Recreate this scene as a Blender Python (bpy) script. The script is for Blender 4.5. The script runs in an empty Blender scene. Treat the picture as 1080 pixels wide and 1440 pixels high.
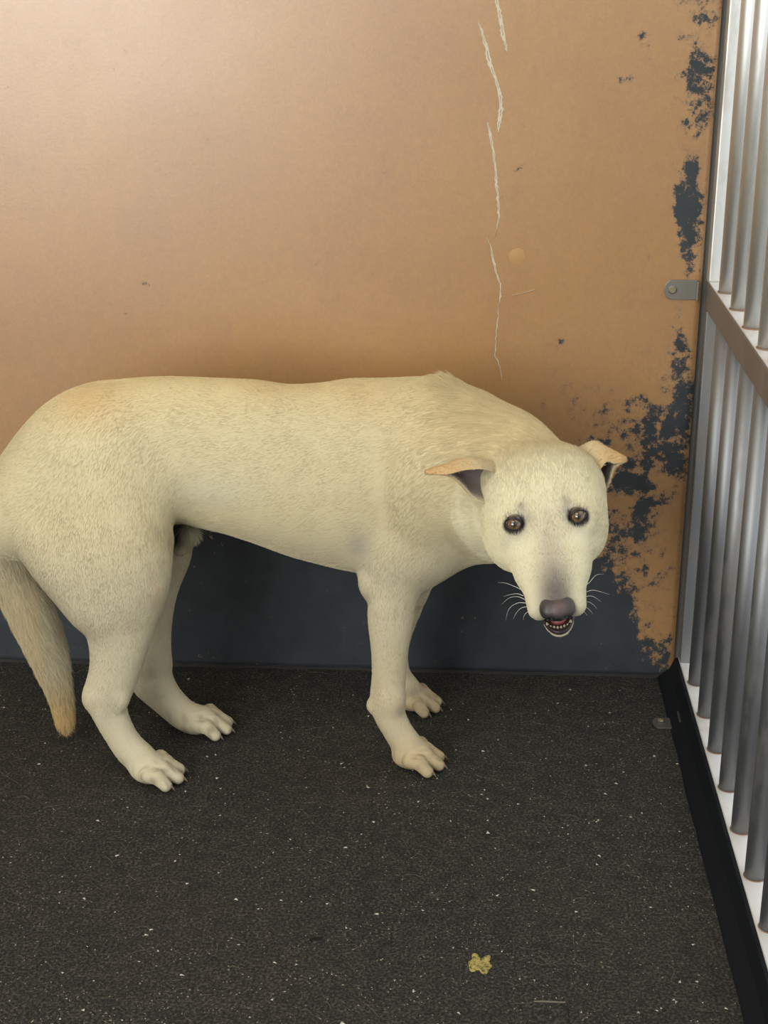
import bpy, math, random
import numpy as np
from mathutils import Vector, Matrix
rng = np.random.default_rng(7); random.seed(7)
SC = bpy.context.scene
COL = SC.collection

# ------------------------------------------------------------------ camera
F = 2150.0; CAM_H = 1.15
PITCH = math.atan(808 / F); YAW = math.atan(123 / F * math.cos(PITCH))
FWD = np.array([-math.sin(YAW) * math.cos(PITCH), math.cos(YAW) * math.cos(PITCH), -math.sin(PITCH)])
RGT = np.array([math.cos(YAW), math.sin(YAW), 0.0]); UPV = np.cross(RGT, FWD)
CAM = np.array([0.0, 0.0, CAM_H])
cd = bpy.data.cameras.new('camera'); cam = bpy.data.objects.new('camera', cd); COL.objects.link(cam)
cam.location = CAM; cam.rotation_euler = (math.pi / 2 - PITCH, 0, YAW)
cd.sensor_fit = 'VERTICAL'; cd.sensor_height = 36.0; cd.lens = 36.0 * F / 1440.0
cd.clip_start = 0.02; cd.clip_end = 60
SC.camera = cam

# ------------------------------------------------------------------ world, lights, exposure
w = bpy.data.worlds.new('world'); SC.world = w; w.use_nodes = True
nt = w.node_tree; bg = nt.nodes['Background']
bg.inputs[0].default_value = (0.94, 0.965, 0.97, 1); bg.inputs[1].default_value = 1.8

def area(name, loc, target, sx, sy, power, col=(1, 1, 1)):
    ld = bpy.data.lights.new(name, 'AREA'); ld.shape = 'RECTANGLE'; ld.size = sx; ld.size_y = sy
    ld.energy = power; ld.color = col
    o = bpy.data.objects.new(name, ld); COL.objects.link(o); o.location = loc
    o.rotation_euler = (Vector(target) - Vector(loc)).to_track_quat('-Z', 'Y').to_euler()
    return o
area('daylight_from_the_open_front', (-1.75, -1.0, 1.50), (-0.6, 2.3, 1.05), 1.9, 1.6, 104, (1.0, 0.985, 0.92))
area('skylight', (-0.75, 0.85, 2.30), (-0.6, 2.0, 0.6), 1.5, 0.9, 26, (1.0, 0.95, 0.82))
SC.view_settings.view_transform = 'Standard'; SC.view_settings.look = 'None'
SC.view_settings.exposure = -0.50; SC.view_settings.gamma = 1.0
try: SC.view_settings.use_curve_mapping = False
except Exception: pass
SC.cycles_curves.shape = 'RIBBONS'

# ------------------------------------------------------------------ helpers
def ray(x, y): return FWD + RGT * (x - 540) / F - UPV * (y - 720) / F
def onY(x, y, Y): d = ray(x, y); return CAM + d * (Y / d[1])
def onZ(x, y, Z): d = ray(x, y); return CAM + d * ((Z - CAM_H) / d[2])
def zcam(p): return float((np.asarray(p) - CAM) @ FWD)
def atz(x, y, z): return CAM + ray(x, y) * z

def tag(o, label=None, cat=None, group=None, kind=None):
    if label: o['label'] = label
    if cat: o['category'] = cat
    if group: o['group'] = group
    if kind: o['kind'] = kind
    return o
def link(name, data, parent=None):
    o = bpy.data.objects.new(name, data); COL.objects.link(o)
    if parent is not None: o.parent = parent
    return o
def empty(name, loc=(0, 0, 0)):
    o = link(name, None); o.location = loc; return o
def mesh_np(name, V, Fc, mat=None, smooth=True):
    me = bpy.data.meshes.new(name); V = np.asarray(V, np.float32)
    if isinstance(Fc, np.ndarray) and Fc.ndim == 2:
        n, k = Fc.shape
        me.vertices.add(len(V)); me.vertices.foreach_set('co', V.ravel())
        me.loops.add(n * k); me.loops.foreach_set('vertex_index', Fc.astype(np.int32).ravel())
        me.polygons.add(n); me.polygons.foreach_set('loop_start', np.arange(0, n * k, k, dtype=np.int32))
        me.update(calc_edges=True); me.validate()
    else:
        me.from_pydata([tuple(map(float, v)) for v in V], [], [tuple(map(int, f)) for f in Fc]); me.update()
    if smooth: me.polygons.foreach_set('use_smooth', np.ones(len(me.polygons), bool))
    if mat: me.materials.append(mat)
    return me
def set_col(me, cols, name='coat'):
    a = me.color_attributes.new(name, 'FLOAT_COLOR', 'POINT')
    c = np.ones((len(cols), 4), np.float32); c[:, :3] = cols; a.data.foreach_set('color', c.ravel())
def box_vf(c, s):
    x, y, z = c; a, b, d = s[0] / 2, s[1] / 2, s[2] / 2
    V = [(x + i * a, y + j * b, z + k * d) for i in (-1, 1) for j in (-1, 1) for k in (-1, 1)]
    Fc = [(0, 1, 3, 2), (4, 6, 7, 5), (0, 4, 5, 1), (2, 3, 7, 6), (0, 2, 6, 4), (1, 5, 7, 3)]
    return V, Fc
def box(name, c, s, mat, parent=None, bev=0.0, seg=2, rel=None):
    if rel is not None: c = np.array(c) - np.array(rel)
    V, Fc = box_vf(c, s); me = mesh_np(name, V, Fc, mat, smooth=False)
    o = link(name, me, parent)
    if bev:
        m = o.modifiers.new('bevel', 'BEVEL'); m.width = bev; m.segments = seg; m.limit_method = 'ANGLE'
    return o
def tube(name, p0, p1, r, mat, parent=None, n=24):
    p0 = np.array(p0, float); p1 = np.array(p1, float); d = p1 - p0; d /= np.linalg.norm(d)
    a = np.cross(d, [0, 1, 0.01]); a /= np.linalg.norm(a); b = np.cross(d, a)
    V = []
    for p in (p0, p1):
        for i in range(n):
            t = 2 * math.pi * i / n; V.append(p + r * (a * math.cos(t) + b * math.sin(t)))
    Fc = [(i, (i + 1) % n, n + (i + 1) % n, n + i) for i in range(n)] + [tuple(range(n))[::-1], tuple(range(n, 2 * n))]
    me = mesh_np(name, V, Fc, mat)
    for p in me.polygons:
        if len(p.vertices) > 4: p.use_smooth = False
    return link(name, me, parent)

# ------------------------------------------------------------------ materials
def mat(name, col=(0.5, 0.5, 0.5), rough=0.5, metal=0.0, spec=0.5):
    m = bpy.data.materials.new(name); m.use_nodes = True; b = m.node_tree.nodes['Principled BSDF']
    b.inputs['Base Color'].default_value = (*col, 1); b.inputs['Roughness'].default_value = rough
    b.inputs['Metallic'].default_value = metal; b.inputs['Specular IOR Level'].default_value = spec
    return m
class N:
    """small node helper"""
    def __init__(s, m): s.t = m.node_tree; s.b = s.t.nodes['Principled BSDF']
    def n(s, typ, **kw):
        nd = s.t.nodes.new(typ)
        for k, v in kw.items():
            if hasattr(nd, k): setattr(nd, k, v)
        return nd
    def l(s, a, b): s.t.links.new(a, b)
    def pos(s): return s.n('ShaderNodeNewGeometry').outputs['Position']
    def noise(s, vec, scale, detail=4, rough=0.55, stretch=None):
        if stretch:
            mp = s.n('ShaderNodeMapping'); mp.inputs['Scale'].default_value = stretch; s.l(vec, mp.inputs['Vector']); vec = mp.outputs[0]
        nd = s.n('ShaderNodeTexNoise'); nd.inputs['Scale'].default_value = scale
        nd.inputs['Detail'].default_value = detail; nd.inputs['Roughness'].default_value = rough
        s.l(vec, nd.inputs['Vector']); return nd.outputs['Fac']
    def ramp(s, fac, stops):
        r = s.n('ShaderNodeValToRGB'); e = r.color_ramp.elements
        while len(e) < len(stops): e.new(0.5)
        for el, (p, c) in zip(e, stops):
            el.position = p; el.color = (*c, 1) if len(c) == 3 else c
        s.l(fac, r.inputs[0]); return r.outputs[0]
    def mix(s, fac, a, b, mode='MIX'):
        m = s.n('ShaderNodeMix', data_type='RGBA', blend_type=mode)
        for sock, v in ((m.inputs[0], fac), (m.inputs[6], a), (m.inputs[7], b)):
            if hasattr(v, 'links') or hasattr(v, 'is_output'): s.l(v, sock)
            elif isinstance(v, (int, float)): sock.default_value = v
            else: sock.default_value = (*v, 1)
        return m.outputs[2]
    def math(s, op, a, b=0.0, clamp=False):
        m = s.n('ShaderNodeMath', operation=op, use_clamp=clamp)
        for sock, v in ((m.inputs[0], a), (m.inputs[1], b)):
            if isinstance(v, (int, float)): sock.default_value = v
            else: s.l(v, sock)
        return m.outputs[0]
    def bump(s, h, strength=0.3, dist=0.001):
        b = s.n('ShaderNodeBump'); b.inputs['Strength'].default_value = strength; b.inputs['Distance'].default_value = dist
        s.l(h, b.inputs['Height']); s.l(b.outputs[0], s.b.inputs['Normal'])
W3 = (1, 1, 1); B3 = (0, 0, 0)

def mat_wall():
    m = mat('ochre_painted_sheet', rough=0.42, spec=1.0); k = N(m); p = k.pos()
    at = k.n('ShaderNodeAttribute'); at.attribute_name = 'wear_shade'
    n1 = k.noise(p, 3.0, 3); n2 = k.noise(p, 60, 5, 0.65)
    base = k.ramp(n1, [(0.3, (0.375, 0.190, 0.050)), (0.7, (0.43, 0.225, 0.063))])
    base = k.mix(k.math('MULTIPLY', n2, 0.35), base, (0.40, 0.17, 0.06))
    base = k.mix(k.math('MULTIPLY', k.ramp(k.noise(p, 5.5, 6, .7), [(.45, B3), (.68, W3)]), .45), base, (0.33, 0.155, 0.075))
    base = k.mix(k.math('MULTIPLY', k.ramp(k.noise(p, 38, 5, .75, (1, 1, .45)), [(.5, B3), (.7, W3)]), .30), base, (0.30, 0.15, 0.07))
    base = k.mix(k.math('MULTIPLY', k.ramp(k.noise(p, 400, 3, .7), [(.35, B3), (.7, W3)]), .30), base, (0.52, 0.32, 0.13))
    mo = k.ramp(k.noise(p, 130, 5, 0.7), [(0.42, B3), (0.62, W3)]); base = k.mix(k.math('MULTIPLY', mo, 0.22), base, (0.27, 0.155, 0.055))
    n3 = k.noise(p, 60, 8, 0.80); n4 = k.noise(p, 22, 5, .7)
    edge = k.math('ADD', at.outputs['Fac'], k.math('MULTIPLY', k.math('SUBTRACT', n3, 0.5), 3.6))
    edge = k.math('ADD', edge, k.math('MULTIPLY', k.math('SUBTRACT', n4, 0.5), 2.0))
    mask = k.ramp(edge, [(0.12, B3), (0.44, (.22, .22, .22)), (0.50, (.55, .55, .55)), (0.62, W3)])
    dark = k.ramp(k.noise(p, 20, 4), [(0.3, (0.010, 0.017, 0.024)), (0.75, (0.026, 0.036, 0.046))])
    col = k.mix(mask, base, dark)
    # sparse dark nicks and pale scuffs
    n5 = k.noise(p, 26, 2, 0.5, (1, 1, 2.2)); nick = k.ramp(n5, [(0.80, B3), (0.815, W3)])
    col = k.mix(k.math('MULTIPLY', nick, 0.7), col, (0.03, 0.035, 0.03))
    sc = k.ramp(k.noise(p, 9, 5, 0.6, (5, 1, 0.5)), [(0.70, B3), (0.80, W3)])
    col = k.mix(k.math('MULTIPLY', sc, 0.12), col, (0.6, 0.5, 0.4))

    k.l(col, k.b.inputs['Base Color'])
    r = k.ramp(k.noise(p, 5, 4), [(0.3, (0.36,) * 3), (0.7, (0.42,) * 3)]); r2 = k.mix(mask, r, (0.75, 0.75, 0.75)); k.l(r2, k.b.inputs['Roughness']); k.b.inputs['IOR'].default_value = 1.68
    k.l(k.math('SUBTRACT', 1.0, k.math('MULTIPLY', mask, .45)), k.b.inputs['Specular IOR Level'])
    k.bump(k.math('SUBTRACT', k.math('MULTIPLY', k.noise(p, 220, 3), 0.5), k.math('MULTIPLY', mask, 0.8)), 0.18, 0.001)
    return m
def mat_floor():
    m = mat('black_rubber_floor', rough=0.85, spec=0.2); k = N(m); p = k.pos()
    n1 = k.noise(p, 3.5, 4); n2 = k.noise(p, 260, 4, 0.7); n3 = k.noise(p, 40, 4, 0.6)
    base = k.ramp(n1, [(0.3, (0.016, 0.018, 0.018)), (0.7, (0.027, 0.025, 0.020))])
    col = k.mix(k.ramp(n2, [(0.45, B3), (0.78, W3)]), base, (0.16, 0.145, 0.115))
    col = k.mix(k.math('MULTIPLY', k.ramp(n3, [(0.35, W3), (0.6, B3)]), 0.45), col, (0.012, 0.013, 0.014))
    v = k.n('ShaderNodeTexVoronoi'); v.inputs['Scale'].default_value = 150; k.l(p, v.inputs['Vector'])
    f = k.ramp(v.outputs['Distance'], [(0.10, W3), (0.16, B3)])
    sp = k.n('ShaderNodeSeparateColor'); k.l(v.outputs['Color'], sp.inputs[0])
    g = k.math('GREATER_THAN', sp.outputs[0], 0.93)
    col = k.mix(k.math('MULTIPLY', k.math('MULTIPLY', f, g), 0.55), col, (0.45, 0.43, 0.36))
    k.l(col, k.b.inputs['Base Color'])
    k.bump(k.math('ADD', k.math('MULTIPLY', n2, 0.8), k.noise(p, 90, 3)), 0.6, 0.0015)
    return m
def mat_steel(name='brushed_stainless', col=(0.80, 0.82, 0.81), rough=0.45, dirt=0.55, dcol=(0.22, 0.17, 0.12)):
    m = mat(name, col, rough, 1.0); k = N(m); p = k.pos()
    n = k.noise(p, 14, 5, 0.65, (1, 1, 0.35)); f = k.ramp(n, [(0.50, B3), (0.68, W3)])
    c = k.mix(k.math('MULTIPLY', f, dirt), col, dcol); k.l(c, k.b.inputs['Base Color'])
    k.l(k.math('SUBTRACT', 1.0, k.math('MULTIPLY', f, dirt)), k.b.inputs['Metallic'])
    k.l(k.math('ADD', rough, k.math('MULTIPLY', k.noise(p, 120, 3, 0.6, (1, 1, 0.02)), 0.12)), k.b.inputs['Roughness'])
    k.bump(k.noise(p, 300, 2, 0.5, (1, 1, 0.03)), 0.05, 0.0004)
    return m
M_WALL = mat_wall(); M_FLOOR = mat_floor(); M_STEEL = mat_steel()
M_GRIMY_SHADED = mat_steel('grimy_shaded_stainless', (0.30, 0.31, 0.32), 0.5, 0.8, (0.17, 0.145, 0.12))  # lower bars: real grime plus their dimmer light put into the colour
M_RAIL = mat_steel('dusty_rail_steel', (0.30, 0.28, 0.265), 0.55, 0.75, (0.17, 0.145, 0.13))
M_SILL = mat_steel('bright_sill_steel', (0.80, 0.80, 0.79), 0.5, 0.3, (0.42, 0.30, 0.2)); M_SILL.node_tree.nodes['Principled BSDF'].inputs['Metallic'].default_value = .3
for l_ in list(M_SILL.node_tree.links):
    if l_.to_socket.name == 'Metallic': M_SILL.node_tree.links.remove(l_)
M_BLACK = mat('black_shaded_edging', (0.006, 0.008, 0.011), 0.6, 0, .25)
M_ZINCD = mat_steel('dull_zinc', (0.16, 0.16, 0.15), 0.55, 0.6, (0.05, 0.045, 0.04))
M_ZINC = mat_steel('zinc_plate', (0.32, 0.32, 0.285), 0.45, 0.5, (0.16, 0.14, 0.10))
M_CRACK = mat('pale_peeled_filler', (0.62, 0.56, 0.42), 0.7); M_CRACKD = mat('dark_filler_groove', (0.30, 0.24, 0.16), 0.8)
M_CONC = mat('pale_concrete', (0.62, 0.62, 0.60), 0.9)

# ------------------------------------------------------------------ setting
D = 2.304
FX = 0.363            # inner face of the fence
def smooth(e0, e1, x): t = np.clip((x - e0) / (e1 - e0), 0, 1); return t * t * (3 - 2 * t)
def build_wall():
    x0, x1, z0, z1 = -2.5, 0.3565, 0.0, 2.40
    nx, nz = 286, 241
    X, Z = np.meshgrid(np.linspace(x0, x1, nx), np.linspace(z0, z1, nz), indexing='ij')
    V = np.stack([X, np.full_like(X, D), Z], -1).reshape(-1, 3)
    i, j = np.meshgrid(np.arange(nx - 1), np.arange(nz - 1), indexing='ij'); a = (i * nz + j).ravel()
    Fc = np.stack([a, a + nz, a + nz + 1, a + 1], 1)
    # worn dark patches and the dim lower right corner painted in as shade, in photograph pixels turned into wall coordinates
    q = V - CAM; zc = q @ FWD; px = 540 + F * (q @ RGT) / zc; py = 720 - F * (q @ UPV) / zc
    wear_shade = np.zeros(len(V)) - 0.45
    def add(val): nonlocal wear_shade; wear_shade = np.maximum(wear_shade, val)
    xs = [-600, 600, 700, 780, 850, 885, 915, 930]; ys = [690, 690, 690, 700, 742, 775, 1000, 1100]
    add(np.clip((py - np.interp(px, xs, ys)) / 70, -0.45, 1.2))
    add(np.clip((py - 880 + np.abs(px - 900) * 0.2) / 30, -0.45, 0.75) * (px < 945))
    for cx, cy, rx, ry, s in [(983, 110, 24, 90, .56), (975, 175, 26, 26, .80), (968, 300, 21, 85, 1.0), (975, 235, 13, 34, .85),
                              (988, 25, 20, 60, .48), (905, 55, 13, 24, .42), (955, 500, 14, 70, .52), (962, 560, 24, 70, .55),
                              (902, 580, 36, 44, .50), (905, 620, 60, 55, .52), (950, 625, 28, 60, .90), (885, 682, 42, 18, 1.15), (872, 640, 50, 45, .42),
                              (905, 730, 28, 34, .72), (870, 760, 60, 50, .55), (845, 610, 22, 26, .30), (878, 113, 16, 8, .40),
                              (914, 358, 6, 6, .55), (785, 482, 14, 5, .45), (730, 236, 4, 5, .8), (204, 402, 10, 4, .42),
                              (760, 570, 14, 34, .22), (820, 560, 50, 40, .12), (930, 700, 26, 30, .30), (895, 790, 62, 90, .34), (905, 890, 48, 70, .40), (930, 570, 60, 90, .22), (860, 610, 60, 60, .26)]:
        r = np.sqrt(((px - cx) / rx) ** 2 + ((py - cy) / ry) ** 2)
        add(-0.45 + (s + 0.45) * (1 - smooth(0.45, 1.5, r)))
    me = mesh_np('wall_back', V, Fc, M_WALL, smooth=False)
    at = me.attributes.new('wear_shade', 'FLOAT', 'POINT'); at.data.foreach_set('value', wear_shade.astype(np.float32))
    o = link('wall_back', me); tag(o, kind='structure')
    m = o.modifiers.new('thick', 'SOLIDIFY'); m.thickness = 0.012; m.offset = -1
    # hairline cracks: raised ragged ribbons of filler
    cracks = [[(697, -6, 5), (701, 12, 7), (704, 28, 6), (708, 50, 7), (712, 66, 4), (713, 74, 1)],
              [(672, 28, 1), (678, 45, 5), (684, 66, 6), (688, 88, 7), (695, 105, 5), (700, 122, 5), (705, 140, 6), (704, 158, 7), (702, 172, 6), (701, 186, 2)],
              [(686, 172, 3), (690, 192, 5), (694, 215, 4), (697, 240, 4), (698, 262, 5), (701, 285, 4), (702, 305, 3), (698, 325, 1), (696, 333, .6)],
              [(685, 330, .6), (690, 348, 2), (694, 368, 4), (699, 388, 3), (704, 400, 2), (704, 415, 3), (701, 430, 1), (700, 452, 2), (697, 478, 1.5), (696, 500, 2), (703, 515, 1.5), (706, 534, 1)],
              [(720, 415, .8), (735, 412, 1.2), (750, 408, 3), (752, 407, 1)]]
    for pts in cracks:
        Vc = []; Fk = []; pts = np.array(pts, float); n = int(np.hypot(*(pts[-1, :2] - pts[0, :2])) / 3) + 4
        tt = np.linspace(0, len(pts) - 1, n)
        cx = np.interp(tt, range(len(pts)), pts[:, 0]) + rng.normal(0, .5, n); cy = np.interp(tt, range(len(pts)), pts[:, 1])
        wd = np.interp(tt, range(len(pts)), pts[:, 2]) * 0.5 * rng.uniform(.6, 1.15, n)
        for t in range(n):
            for sx, h in ((-1, 0.0), (-.5, .0014), (-.16, .0006), (.16, .0006), (.5, .0014), (1, 0.0)):
                p = onY(cx[t] + sx * wd[t], cy[t], D); Vc.append(p - np.array([0, h + 0.0003, 0]))
        for t in range(n - 1):
            for s in range(5):
                a = t * 6 + s; Fk.append((a, a + 1, a + 7, a + 6))
        me = mesh_np('peeled_filler_streak', Vc, Fk, M_CRACK); me.materials.append(M_CRACKD)
        me.polygons.foreach_set('material_index', np.array([1 if (s == 2 and math.sin(t * .9) > -.3) else 0 for t in range(n - 1) for s in range(5)], np.int32))
        link('peeled_filler_streak', me, o)
    # round pale dab of filler
    c = onY(727, 360, D); Vd = [c - np.array([0, .0018, 0])]; Fd = []
    for rr, hh in ((.004, .0012), (.0085, .0006), (.0125, 0.0001)):
        for t in range(20):
            an = t / 20 * 2 * math.pi; q = rr * (1 + .05 * math.sin(3 * an + rr * 900)); Vd.append(c + np.array([q * math.cos(an), -hh - 0.0002, q * math.sin(an)]))
    Fd = [(0, 1 + t, 1 + (t + 1) % 20) for t in range(20)]
    for r_ in range(2):
        for t in range(20): a = 1 + r_ * 20; Fd.append((a + t, a + 20 + t, a + 20 + (t + 1) % 20, a + (t + 1) % 20))
    link('filler_dab', mesh_np('filler_dab', Vd, Fd, mat('ochre_filler', (0.46, 0.27, 0.11), .5)), o)
    return o
wall = build_wall()
box('floor', (-1.09, 0.4, -0.02), (2.86, 3.84, 0.04), M_FLOOR); floor = bpy.data.objects['floor']; tag(floor, kind='structure')
tag(box('ground_outside', (4.6, 0.9, -0.055), (7.4, 9.0, 0.03), M_CONC), kind='structure')
tag(box('dark_strip_outside', (0.66, 0.9, -0.055), (0.48, 5.0, 0.03), mat('added_dark_strip', (0.16, 0.155, 0.145), .6)), kind='structure')  # dark strip added to dim the ground seen through the lower bars
tag(box('wall_front_added', (0.10, -1.5, 1.2), (0.9, 0.03, 2.4), mat('added_front_panel', (0.25, 0.23, 0.2), .8)), kind='structure')  # unseen panel added to cut the sky light filling from the front
M_SIDE = mat('added_grey_panel', (0.30, 0.27, 0.22), .8)
tag(box('wall_left_added', (-2.50, 0.4, 1.2), (0.03, 3.84, 2.4), M_SIDE), kind='structure')  # unseen side, added to keep the sky light out
tag(box('ceiling_added', (-1.05, 0.4, 2.42), (2.96, 3.84, 0.04), M_SIDE), kind='structure')  # unseen roof, added so sky light enters only by fence and front
# black edging strip sloping from the floor up to the fence sill, the rail's backlit shade put into its black
V = []; ys = np.linspace(0.2, D - 0.004, 24)
for y in ys:
    j = rng.normal(0, .0006)
    for x, z in ((0.331 + j, 0.0002), (0.334 + j, 0.004), (0.350 + j, 0.018), (0.358, 0.037), (0.3625, 0.0375), (0.3625, 0.0)): V.append((x, y, z))
Fc = [(t * 6 + s, t * 6 + (s + 1) % 6, t * 6 + 6 + (s + 1) % 6, t * 6 + 6 + s) for t in range(23) for s in range(6)] + [tuple(range(6)), tuple(range(143, 137, -1))]
tag(link('shaded_edging_strip', mesh_np('shaded_edging_strip', V, Fc, M_BLACK, False)), kind='structure')
# black flashing behind the sheet's right edge
tag(box('trim_2', (0.362, D + 0.016, 1.2), (0.03, 0.008, 2.4), mat('dull_grey_flashing', (.13, .13, .12), .6)), kind='structure')
# ragged black seam along the foot of the wall
V = []; n = 170
for t in range(n):
    x = -2.48 + 2.825 * t / (n - 1); h = 0.0025 + abs(rng.normal(0, .0012)); dpt = 0.004 + abs(rng.normal(0, .002))
    V += [(x, D - dpt, 0.0001), (x, D - dpt * .6, h * .6), (x, D - 0.0005, h)]
Fc = [(t * 3 + s, t * 3 + 3 + s, t * 3 + 4 + s, t * 3 + 1 + s) for t in range(n - 1) for s in range(2)]
tag(link('baseboard_back', mesh_np('baseboard_back', V, Fc, mat('dark_sealant', (0.028, 0.027, 0.025), .9))), kind='structure')

# ------------------------------------------------------------------ fence
fence = empty('bar_fence', (0.38, 1.4, 0)); tag(fence, 'stainless steel fence of round upright bars with dusty middle rail, at right', 'fence')
FR = (0.38, 1.4, 0)
def rel(p): return tuple(np.array(p) - np.array(FR))
Y0 = -0.8; LY = D - 0.002 - Y0; YC = (D - 0.002 + Y0) / 2
o = box('bottom_rail', (0.382, YC, 0.0205), (0.038, LY, 0.037), M_SILL, fence, .002, rel=FR)
o = box('middle_rail', (0.382, YC, 0.6455), (0.038, LY, 0.043), M_RAIL, fence, .002, rel=FR); box('rail_top_face', (0.3822, YC, 0.668), (0.036, LY, 0.002), M_SILL, fence, rel=FR)
o = box('top_rail', (0.382, YC, 1.42), (0.038, LY, 0.045), M_RAIL, fence, .002, rel=FR)
box('post', (0.3765, D - 0.0145, 0.3315), (0.027, 0.025, 0.585), M_GRIMY_SHADED, fence, .002, rel=FR)
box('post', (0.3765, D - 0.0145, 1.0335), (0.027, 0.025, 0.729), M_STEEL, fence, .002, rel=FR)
protos = []
for z0, z1 in ((0.039, 0.6245), (0.669, 1.398)):
    y = 2.207; first = None
    while y > Y0 + .03:
        if first is None:
            first = tube('bar', rel((0.3805, y, z0)), rel((0.3805, y, z1)), 0.0136, M_STEEL if z0 > .5 else M_GRIMY_SHADED, fence, 28)
            # weld bead ring
            ob = first
        else:
            ob = first.copy(); COL.objects.link(ob); ob.parent = fence; ob.location = (0, y - 2.207, 0)
        y -= 0.1072
# weld beads at the foot of each bar
def torus(name, R_, r_, mt, parent, loc, n=20, m_=6):
    V = []; Fc = []
    for i in range(n):
        a = 2 * math.pi * i / n
        for j in range(m_):
            b = 2 * math.pi * j / m_; q = R_ + r_ * math.cos(b); V.append((q * math.cos(a), q * math.sin(a), r_ * math.sin(b)))
    for i in range(n):
        for j in range(m_): Fc.append((i * m_ + j, ((i + 1) % n) * m_ + j, ((i + 1) % n) * m_ + (j + 1) % m_, i * m_ + (j + 1) % m_))
    o = link(name, mesh_np(name, V, Fc, mt), parent); o.location = loc; return o
M_WELD = mat('rusty_weld', (0.25, 0.16, 0.10), .7)
firstw = None
for z in (0.0385, 0.6692):
    y = 2.207
    while y > Y0 + .03:
        if firstw is None: firstw = torus('weld_bead', .0138, .0016, M_WELD, fence, rel((.3805, y, z)))
        else:
            c = firstw.copy(); COL.objects.link(c); c.parent = fence; c.location = rel((.3805, y, z))
        y -= .1072

def bracket(name, label, origin, ax, ay, az, L=0.038, Wd=0.026, lip=0.012, M_ZINC=M_ZINC):
    """angle plate: ax along the plate, ay across, az out of the surface it is bolted to"""
    e = empty(name, origin); tag(e, label, 'bracket', None)
    T = Matrix((ax, ay, az)).transposed()
    e.rotation_euler = T.to_euler()
    th = .003; V = []; out = []
    for a in np.linspace(math.pi / 2, math.pi * 1.5, 9): out.append((-L / 2 + .011 + .011 * math.cos(a) , Wd / 2 * math.sin(a)))
    out = out + [(L / 2, -Wd / 2), (L / 2, Wd / 2)]
    n = len(out)
    for z in (0.0, th): V += [(x, y, z) for x, y in out]
    Fc = [tuple(range(n))[::-1], tuple(range(n, 2 * n))] + [(i, (i + 1) % n, n + (i + 1) % n, n + i) for i in range(n)]
    pl = link('plate', mesh_np('plate', V, Fc, M_ZINC, False), e); m = pl.modifiers.new('b', 'BEVEL'); m.width = .0006; m.segments = 2
    box('lip', (L / 2 - .0015, 0, lip / 2 + th), (.003, Wd * .98, lip), M_ZINC, e, .0006)
    # bolt: washer + hex head
    def prism(nm, nn, r, z0, z1, mt, rr=0.0):
        Vp = []
        for z, q in ((z0, r), (z1 - .0008, r), (z1, r * .86)):
            for i in range(nn): a = 2 * math.pi * i / nn + .3; Vp.append((-L / 2 + .0125 + q * math.cos(a), q * math.sin(a), z))
        Fp = [(s * nn + i, s * nn + (i + 1) % nn, (s + 1) * nn + (i + 1) % nn, (s + 1) * nn + i) for s in range(2) for i in range(nn)] + [tuple(range(2 * nn, 3 * nn))]
        return link(nm, mesh_np(nm, Vp, Fp, mt, False), e)
    prism('washer', 20, .0068, th, th + .0012, M_ZINC); prism('bolt_head', 6, .0050, th + .0012, th + .0050, mat('brass_bolt', (.62, .58, .42), .35, 1.0))
    return e
p = onY(960, 407, D)
bracket('corner_bracket', 'small grey angle bracket bolted to the ochre wall beside the fence post', (p[0] - .003, D - .0002, p[2]), (1, 0, 0), (0, 0, 1), (0, -1, 0), L=.050, Wd=.030)
p = onZ(940, 1019, 0)
bracket('corner_bracket', 'small dark angle bracket bolted to the black floor near the far corner', (p[0] - .004, p[1], 0.0003), (1, 0, 0), (0, 1, 0), (0, 0, 1), L=.042, Wd=.034, M_ZINC=M_ZINCD)

# ------------------------------------------------------------------ implicit surface tools
def smin(a, b, k):
    h = np.clip(0.5 + 0.5 * (b - a) / k, 0, 1); return b * (1 - h) + a * h - k * h * (1 - h)
def sd_ell(P, c, R, B=None):
    q = P - np.asarray(c, np.float32)
    if B is not None: q = q @ np.asarray(B, np.float32).T      # rows of B are the local axes
    R = np.asarray(R, np.float32); k0 = np.sqrt(((q / R) ** 2).sum(-1)) + 1e-6; k1 = np.sqrt(((q / (R * R)) ** 2).sum(-1)) + 1e-6
    return k0 * (k0 - 1) / k1
def sd_cone(P, a, b, ra, rb, S=None):
    a = np.asarray(a, np.float32); b = np.asarray(b, np.float32)
    if S is not None:
        S = np.asarray(S, np.float32); P = P * S; a = a * S; b = b * S
    ab = b - a; t = np.clip(((P - a) @ ab) / (ab @ ab), 0, 1)
    d = np.sqrt((((P - a) - t[..., None] * ab) ** 2).sum(-1)) - (ra + (rb - ra) * t)
    return d / (max(S) if S is not None else 1.0)
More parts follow.
